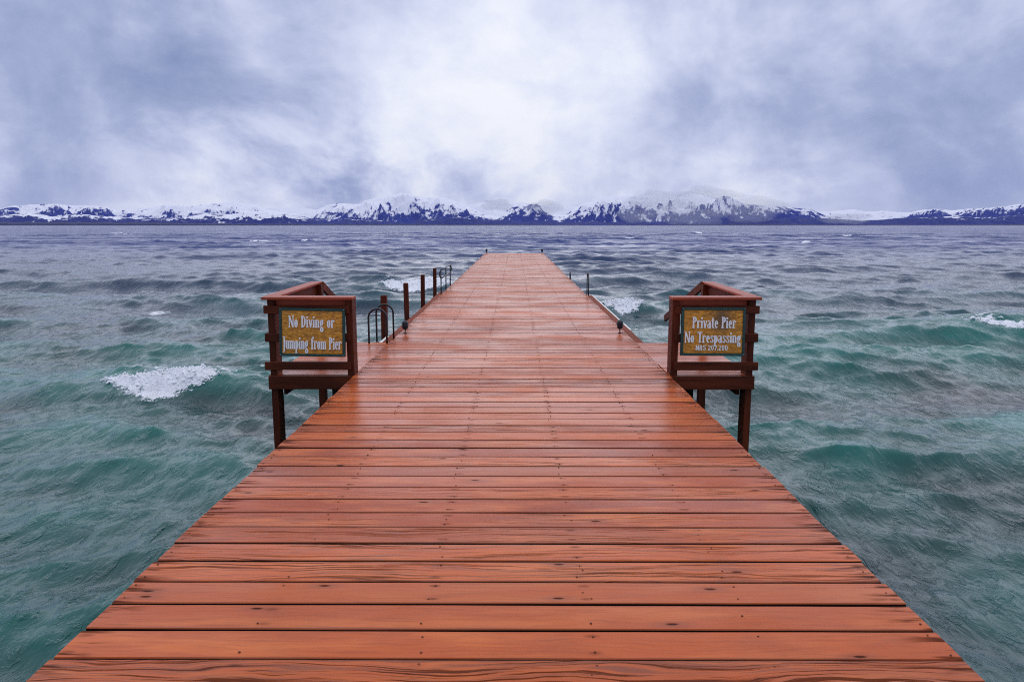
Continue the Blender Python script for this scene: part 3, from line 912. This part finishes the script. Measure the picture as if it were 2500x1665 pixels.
GL = {
    'N': ([bar(.07, 0, 1, .075), bar(.40, 0, 1, .075), diag(.40, 0, .07, 1, .13), serif(.07, 0, .17), serif(.05, 1, .15, False), serif(.40, 1, .17, False)], .50),
    'o': ([arc(.16, XH / 2, .155, XH / 2 + .01)], .345),
    'D': ([bar(.10, 0, 1), arc(.12, .5, .29, .5, -90, 90), serif(.07, 0, .14), serif(.07, 1, .14, False)], .455),
    'i': ([bar(.09, 0, XH), dot(.09, .86, .085), serif(.09, 0, .21), serif(.05, XH, .12, False)], .215),
    'v': ([diag(.17, 0, .07, XH, .125), diag(.18, 0, .28, XH, .07), serif(.07, XH, .17, False), serif(.28, XH, .13, False)], .35),
    'n': ([bar(.09, 0, XH), bar(.29, 0, XH - .14), arc(.20, XH - .17, .147, .18, 0, 165, .11), serif(.09, 0, .19), serif(.30, 0, .17), serif(.05, XH, .12, False)], .405),
    'g': ([arc(.16, .43, .155, .24), stroke([(.24, .60), (.34, .68)], .06), stroke([(.08, .24), (.07, .12), (.20, .06)], .07), arc(.17, -.16, .16, .21)], .365),
    'r': ([bar(.09, 0, XH), arc(.20, XH - .15, .13, .16, 60, 170, .09), dot(.27, XH - .10, .062), serif(.09, 0, .21), serif(.05, XH, .12, False)], .335),
    'J': ([bar(.17, -.10, 1), arc(.05, -.10, .178, .20, -110, 0, .115, .06), serif(.15, 1, .26, False)], .29),
    'u': ([bar(.09, .12, XH), bar(.29, 0, XH), arc(.19, .17, .158, .18, 180, 345, .115), serif(.05, XH, .13, False), serif(.25, XH, .11, False), serif(.33, 0, .09)], .405),
    'm': ([bar(.09, 0, XH), bar(.29, 0, XH - .14), bar(.49, 0, XH - .14), arc(.20, XH - .17, .147, .18, 0, 165, .11), arc(.40, XH - .17, .147, .18, 0, 165, .11), serif(.09, 0, .18), serif(.29, 0, .15), serif(.50, 0, .17), serif(.05, XH, .12, False)], .60),
    'p': ([bar(.09, -.34, XH), arc(.13, XH / 2, .20, XH / 2 + .01, -95, 95), serif(.09, -.34, .20), serif(.05, XH, .12, False)], .365),
    'f': ([bar(.11, 0, .84), arc(.20, .82, .147, .19, 30, 180, .11, .06), dot(.28, .90, .055), q_rect(.01, XH - .04, .25, XH + .02), serif(.11, 0, .22)], .29),
    'P': ([bar(.10, 0, 1), arc(.13, .74, .245, .26, -90, 90), serif(.10, 0, .24), serif(.07, 1, .14, False)], .405),
    'e': ([arc(.16, XH / 2, .155, XH / 2 + .01, 0, 320), q_rect(.09, XH / 2 - .01, .30, XH / 2 + .045)], .35),
    'a': ([bar(.25, 0, XH - .12), arc(.15, XH - .15, .155, .16, 0, 160, .10), arc(.15, .18, .145, .20, 20, 340, .105), serif(.31, 0, .09)], .375),
    't': ([bar(.11, .08, .90), q_rect(.0, XH - .04, .24, XH + .02), arc(.19, .11, .138, .12, 180, 310, .10)], .28),
    'T': ([bar(.20, 0, 1), q_rect(.0, .92, .40, 1.0), q_rect(.0, .80, .05, .93), q_rect(.35, .80, .40, .93), serif(.20, 0, .24)], .42),
    's': ([stroke([(.24, .52), (.20, .61), (.13, .63), (.07, .56), (.08, .45), (.16, .35), (.23, .25), (.24, .13), (.17, .04), (.09, .05), (.04, .15)], .095)], .315),
    'R': ([bar(.10, 0, 1, .15), arc(.14, .73, .34, .27, -90, 90, .15, .11), diag(.42, 0, .24, .48, .16)], .58),
    'S': ([stroke([(.42, .76), (.36, .90), (.24, .94), (.12, .86), (.10, .72), (.18, .58), (.34, .46), (.42, .32), (.38, .14), (.26, .06), (.13, .10), (.06, .25)], .14)], .54),
    '2': ([stroke([(.07, .74), (.12, .89), (.25, .94), (.38, .86), (.40, .70), (.32, .50), (.10, .10)], .13), q_rect(.03, 0, .46, .12)], .53),
    '0': ([arc(.24, .5, .22, .51, 0, 360, .13, .10)], .53),
    '7': ([q_rect(.03, .88, .46, 1.0), diag(.16, 0, .39, .90, .14)], .50),
    '.': ([dot(.08, .07, .08)], .20),
    ' ': ([], .26),
}
GL['K'] = ([bar(.09, 0, 1, .15), bar(.45, 0, 1, .15), diag(.45, 0, .09, 1, .17)], .62)     # heavy plain N of the small line


def letter_mesh(c, sxx, cap, depth=0.006):
    """one raised letter in the XZ plane, its left edge at x = 0 and its baseline at z = 0"""
    bm = bmesh.new()
    for j, sh in enumerate(GL[c][0]):
        yy = -depth - 0.00025 * j
        for poly in sh:
            fr = [bm.verts.new((px * sxx, yy, pz * cap)) for px, pz in poly]
            bk = [bm.verts.new((px * sxx, 0.002, pz * cap)) for px, pz in poly]
            n = len(fr)
            bm.faces.new(fr)
            for k in range(n):
                bm.faces.new((fr[k], bk[k], bk[(k + 1) % n], fr[(k + 1) % n]))
    return bm


def lettering(text, width, cap, root, xc, zb):
    sxx = width / sum(GL[c][1] for c in text)
    x = -width / 2
    for c in text:
        if c != ' ':
            from_bm('letter', letter_mesh(c, sxx, cap), M_LETTER, root, (xc + x, -0.014, zb))
        x += GL[c][1] * sxx


def sign(center, w, h, lines, mat, label, roll, tilt=-0.05):
    root = empty('sign', center)
    root.rotation_euler = (tilt, roll, 0)
    tag(root, label, 'sign', 'carved wooden signs on the railings')
    fw = 0.027
    b = bmesh.new()
    nx, nz = 60, 44
    pw, ph = w - 2 * fw + 0.004, h - 2 * fw + 0.004
    X, Z = np.meshgrid(np.linspace(-pw / 2, pw / 2, nx), np.linspace(-ph / 2, ph / 2, nz))
    D = 0.0035 * fbm(X * 34 + center[0] * 7, Z * 60, 3)
    vs = [[b.verts.new((float(X[i, j]), float(D[i, j]) - 0.010, float(Z[i, j]))) for j in range(nx)] for i in range(nz)]
    for i in range(nz - 1):
        for j in range(nx - 1):
            b.faces.new((vs[i][j], vs[i][j + 1], vs[i + 1][j + 1], vs[i + 1][j]))
    rim = [vs[0][j] for j in range(nx)] + [vs[i][nx - 1] for i in range(1, nz)] + [vs[nz - 1][j] for j in range(nx - 2, -1, -1)] + [vs[i][0] for i in range(nz - 2, 0, -1)]
    bk = [b.verts.new((v.co.x, 0.016, v.co.z)) for v in rim]
    for k in range(len(rim)):
        b.faces.new((rim[k], bk[k], bk[(k + 1) % len(rim)], rim[(k + 1) % len(rim)]))
    b.faces.new(bk)
    panel = from_bm('panel', b, mat, root, smooth=True)
    for zc in (h / 2 - fw / 2, -h / 2 + fw / 2):
        from_bm('frame', box_bm(w, 0.040, fw, 0.004), M_GREEN, root, (0, 0, zc))
    for xc in (-w / 2 + fw / 2, w / 2 - fw / 2):
        from_bm('frame', box_bm(fw, 0.038, h - 2 * fw - 0.001, 0.004), M_GREEN, root, (xc, 0, 0))
    for xc in (-1, 1):
        for zc in (-1, 1):
            b = lathe_bm([(0.0055, 0), (0.005, 0.002), (0.002, 0.003)], 10)
            bmesh.ops.rotate(b, verts=b.verts, matrix=Matrix.Rotation(R(90), 3, 'X'))
            from_bm('screw', b, M_SCREW, root, (xc * (w / 2 - fw / 2), -0.0202, zc * (h / 2 - fw / 2)))
    for text, xc, zb, lw, cap in lines:
        lettering(text, lw, cap, root, xc, zb)
    return root


SY = WY0 - 0.064
sign((-2.158, SY, DECK + 0.475), 0.700, 0.515,
     [('No Diving or', -0.004, 0.053, 0.49, 0.125), ('Jumping from Pier', 0.0, -0.178, 0.630, 0.130)],
     M_SIGN_L, 'gold sign with green frame reading No Diving or Jumping from Pier', R(1.0))
sign((2.108, SY, DECK + 0.485), 0.680, 0.515,
     [('Private Pier', 0.008, 0.040, 0.465, 0.120), ('No Trespassing', -0.002, -0.116, 0.600, 0.115), ('KRS 207.200', -0.010, -0.197, 0.345, 0.053)],
     M_SIGN_R, 'gold sign with green frame reading Private Pier No Trespassing NRS 207.200', R(0.3))

# ------------------------------------------------------------------ bollard lights
def light(x, y, label, k=1.0):
    root = empty('deck_light', (x, y, DECK + 0.002))
    root.scale = (k, k, k)
    tag(root, label, 'light', 'small black deck lights')
    from_bm('stem', lathe_bm([(0.026, 0), (0.026, 0.006), (0.008, 0.012), (0.0075, 0.050), (0.016, 0.060)], 18), M_LAMP, root, smooth=True)
    from_bm('bowl', lathe_bm([(0.012, 0.056), (0.030, 0.066), (0.042, 0.082), (0.049, 0.098), (0.044, 0.102)], 24), M_LAMP, root, smooth=True)
    from_bm('lens', lathe_bm([(0.040, 0.100), (0.041, 0.160)], 24), M_LENS, root, smooth=True)
    for z in (0.114, 0.131):
        from_bm('louvre', lathe_bm([(0.040, z + 0.006), (0.0570, z), (0.0570, z + 0.004), (0.040, z + 0.010)], 24), M_LAMP, root, smooth=True)
    from_bm('cap', lathe_bm([(0.052, 0.149), (0.049, 0.160), (0.038, 0.180), (0.022, 0.193), (0.005, 0.199)], 24), M_LAMP, root, smooth=True)
    return root


light(-1.645, 10.95, 'black louvred globe light on the deck beside the ladder')
light(1.585, 11.02, 'black louvred globe light on the deck near the private pier railing')
light(XL + 0.09, Y_END - 0.12, 'tiny black light at the left corner of the pier end', 1.3)
light(XR - 0.09, Y_END - 0.12, 'tiny black light at the right corner of the pier end', 1.3)

# ------------------------------------------------------------------ mooring posts on the left
for x, y, top, lab in ((-1.985, 11.1, 0.555, 'square brown mooring post behind the black hooped ladder'),
                       (-1.985, 13.55, 0.555, 'second brown mooring post from the black hooped ladder'),
                       (-1.985, 15.75, 0.560, 'third brown mooring post from the black hooped ladder'),
                       (-1.985, 18.2, 0.560, 'brown mooring post next to the thin black guard rail')):
    hgt = DECK + top + 1.6
    b = box_bm(0.088, 0.088, hgt, 0.008)
    for v in b.verts:
        if v.co.z > 0: v.co.z += 0.010 * random.uniform(-1, 1) + 0.05 * v.co.y
    o = from_bm('mooring_post', b, M_POST, None, (x, y, hgt / 2 - 1.6), (R(random.uniform(-.5, .5)), R(random.uniform(-.9, .6)), R(random.uniform(-6, 6))))
    tag(o, lab, 'mooring post', 'brown mooring posts along the left side')

# ------------------------------------------------------------------ ladders and pipe rails
def hoop_pts(p, q, top, za, zb, n=14):
    """from foot p up over to foot q; za, zb foot heights; p, q as (x, y)"""
    (x0, y0), (x1, y1) = p, q
    rr = math.hypot(x1 - x0, y1 - y0) / 2
    pts = [(x0, y0, za), (x0, y0, (za + top - rr) / 2)]
    for i in range(n + 1):
        a = math.pi * (1 - i / n)
        t = 0.5 + 0.5 * math.cos(a)
        pts.append((x0 + (x1 - x0) * t, y0 + (y1 - y0) * t, top - rr + rr * math.sin(a)))
    pts += [(x1, y1, (zb + top - rr) / 2), (x1, y1, zb)]
    return pts


lad = empty('swim_ladder', (-1.85, 10.25, 0))
tag(lad, 'black steel swim ladder with two tall hooped handrails on the left', 'ladder')
for y in (9.97 + 0.02, 10.56):
    b = tube_bm(hoop_pts((-1.755, y), (-2.00, y), DECK + 0.478, DECK - 0.02, -0.9), 0.0135, 12)
    bmesh.ops.translate(b, verts=b.verts, vec=(1.85, -10.25, 0))
    from_bm('handrail', b, M_BLACK, lad, smooth=True)
for z in (DECK - 0.06, DECK - 0.34, DECK - 0.62, DECK - 0.90, DECK - 1.18, DECK - 1.46):
    from_bm('rung', box_bm(0.07, 0.55, 0.022, 0.004), M_BLACK, lad, (-0.15, 0.02, z))

gr = empty('guard_rail', (-1.75, 18.7, DECK))
tag(gr, 'thin black two bar guard rail at the edge beyond the mooring posts', 'guard rail')
ys = (-1.22, 0.03, 1.30)
for k, y in enumerate(ys):
    from_bm('upright', tube_bm([(0, y, -0.12), (0, y, 0.2), (0, y, 0.545)], 0.016, 8), M_BLACK, gr, smooth=True)
for z in (0.555, 0.36):
    from_bm('rail', tube_bm([(0, ys[0] - .005, z), (0, 0, z), (0, ys[2] + .005, z)], 0.016, 8), M_BLACK, gr, smooth=True)
for y, s in ((ys[0], -1), (ys[2], 1)):
    pts = [(s * 0.002 + s * 0.034 * math.sin(math.pi * i / 10), y, 0.36 + 0.195 * i / 10) for i in range(11)]
    from_bm('end_loop', tube_bm(pts, 0.012, 8), M_BLACK, gr, smooth=True)

hp = empty('hoop_handrail', (1.735, 17.5, DECK))
tag(hp, 'narrow black steel hoop handrail standing at the right pier edge', 'handrail')
b = tube_bm(hoop_pts((0.0, -0.17), (0.0, 0.20), 0.50, -0.10, -0.10), 0.0135, 10)
from_bm('hoop', b, M_BLACK, hp, smooth=True)
for y in (-0.17, 0.20):
    from_bm('foot_bracket', box_bm(0.05, 0.06, 0.09, 0.004), M_BLACK, hp, (-0.028, y, -0.10))
hp2 = empty('hoop_handrail', (1.73, 23.1, DECK))
tag(hp2, 'short black steel hoop just showing past the right pier edge', 'handrail')
b = tube_bm(hoop_pts((0.0, -0.10), (0.0, 0.10), 0.16, -0.20, -0.20), 0.018, 10)
from_bm('hoop', b, M_BLACK, hp2, smooth=True)
for y in (-0.10, 0.10):
    from_bm('foot_bracket', box_bm(0.05, 0.06, 0.09, 0.004), M_BLACK, hp2, (-0.028, y, -0.15))

# ------------------------------------------------------------------ air over the lake
mh, TH_ = new_mat('blue_haze')
pv = TH_.n('ShaderNodeVolumePrincipled', {'Color': (0.42, 0.50, 1.0), 'Density': 1.1e-5, 'Anisotropy': 0.0})
ho = TH_.n('ShaderNodeOutputMaterial')
mh.node_tree.links.new(pv.outputs[0], ho.inputs['Volume'])
b = box_bm(90000, 30000, 1500, 0)
haze = from_bm('haze', b, mh, None, (0, 12000, 1500 / 2 - 4.0))
tag(haze, 'thin blue haze in the air over the lake', 'haze', kind='stuff')

# veils of snow cloud drifting over the right hand mountains
mm, TM = new_mat('mist_veil')
pm = TM.n('ShaderNodeVolumePrincipled', {'Color': (0.93, 0.95, 1.0), 'Density': 4.5e-4, 'Anisotropy': 0.1})
mo = TM.n('ShaderNodeOutputMaterial')
mm.node_tree.links.new(pm.outputs[0], mo.inputs['Volume'])
bm = bmesh.new()
for x, up, yy, rx, rz in ((1640, 46, 15000, 900, 330), (1740, 58, 15600, 800, 300), (1830, 40, 15200, 700, 260), (1690, 22, 14700, 700, 180), (1560, 26, 14900, 500, 160),
                          (2060, 16, 14800, 520, 120), (1330, 44, 16800, 420, 160), (1215, 50, 17500, 420, 150)):
    tmp = bmesh.new()
    bmesh.ops.create_icosphere(tmp, subdivisions=3, radius=1.0)
    for v in tmp.verts:
        k = 1.0 + 0.22 * math.sin(3.1 * v.co.x + x) * math.cos(2.7 * v.co.z + up) + 0.12 * math.sin(7 * v.co.x + 5 * v.co.z + x)
        v.co = Vector((v.co.x * rx * k + PX(x) * yy, v.co.y * 650 + yy, v.co.z * rz * k + up * yy * COS * COS / F_PX))
    t = bpy.data.meshes.new('tmp'); tmp.to_mesh(t); tmp.free(); bm.from_mesh(t); bpy.data.meshes.remove(t)
mist = from_bm('mist', bm, mm)
tag(mist, 'pale veils of snow cloud hanging over the right hand mountains', 'mist', kind='stuff')
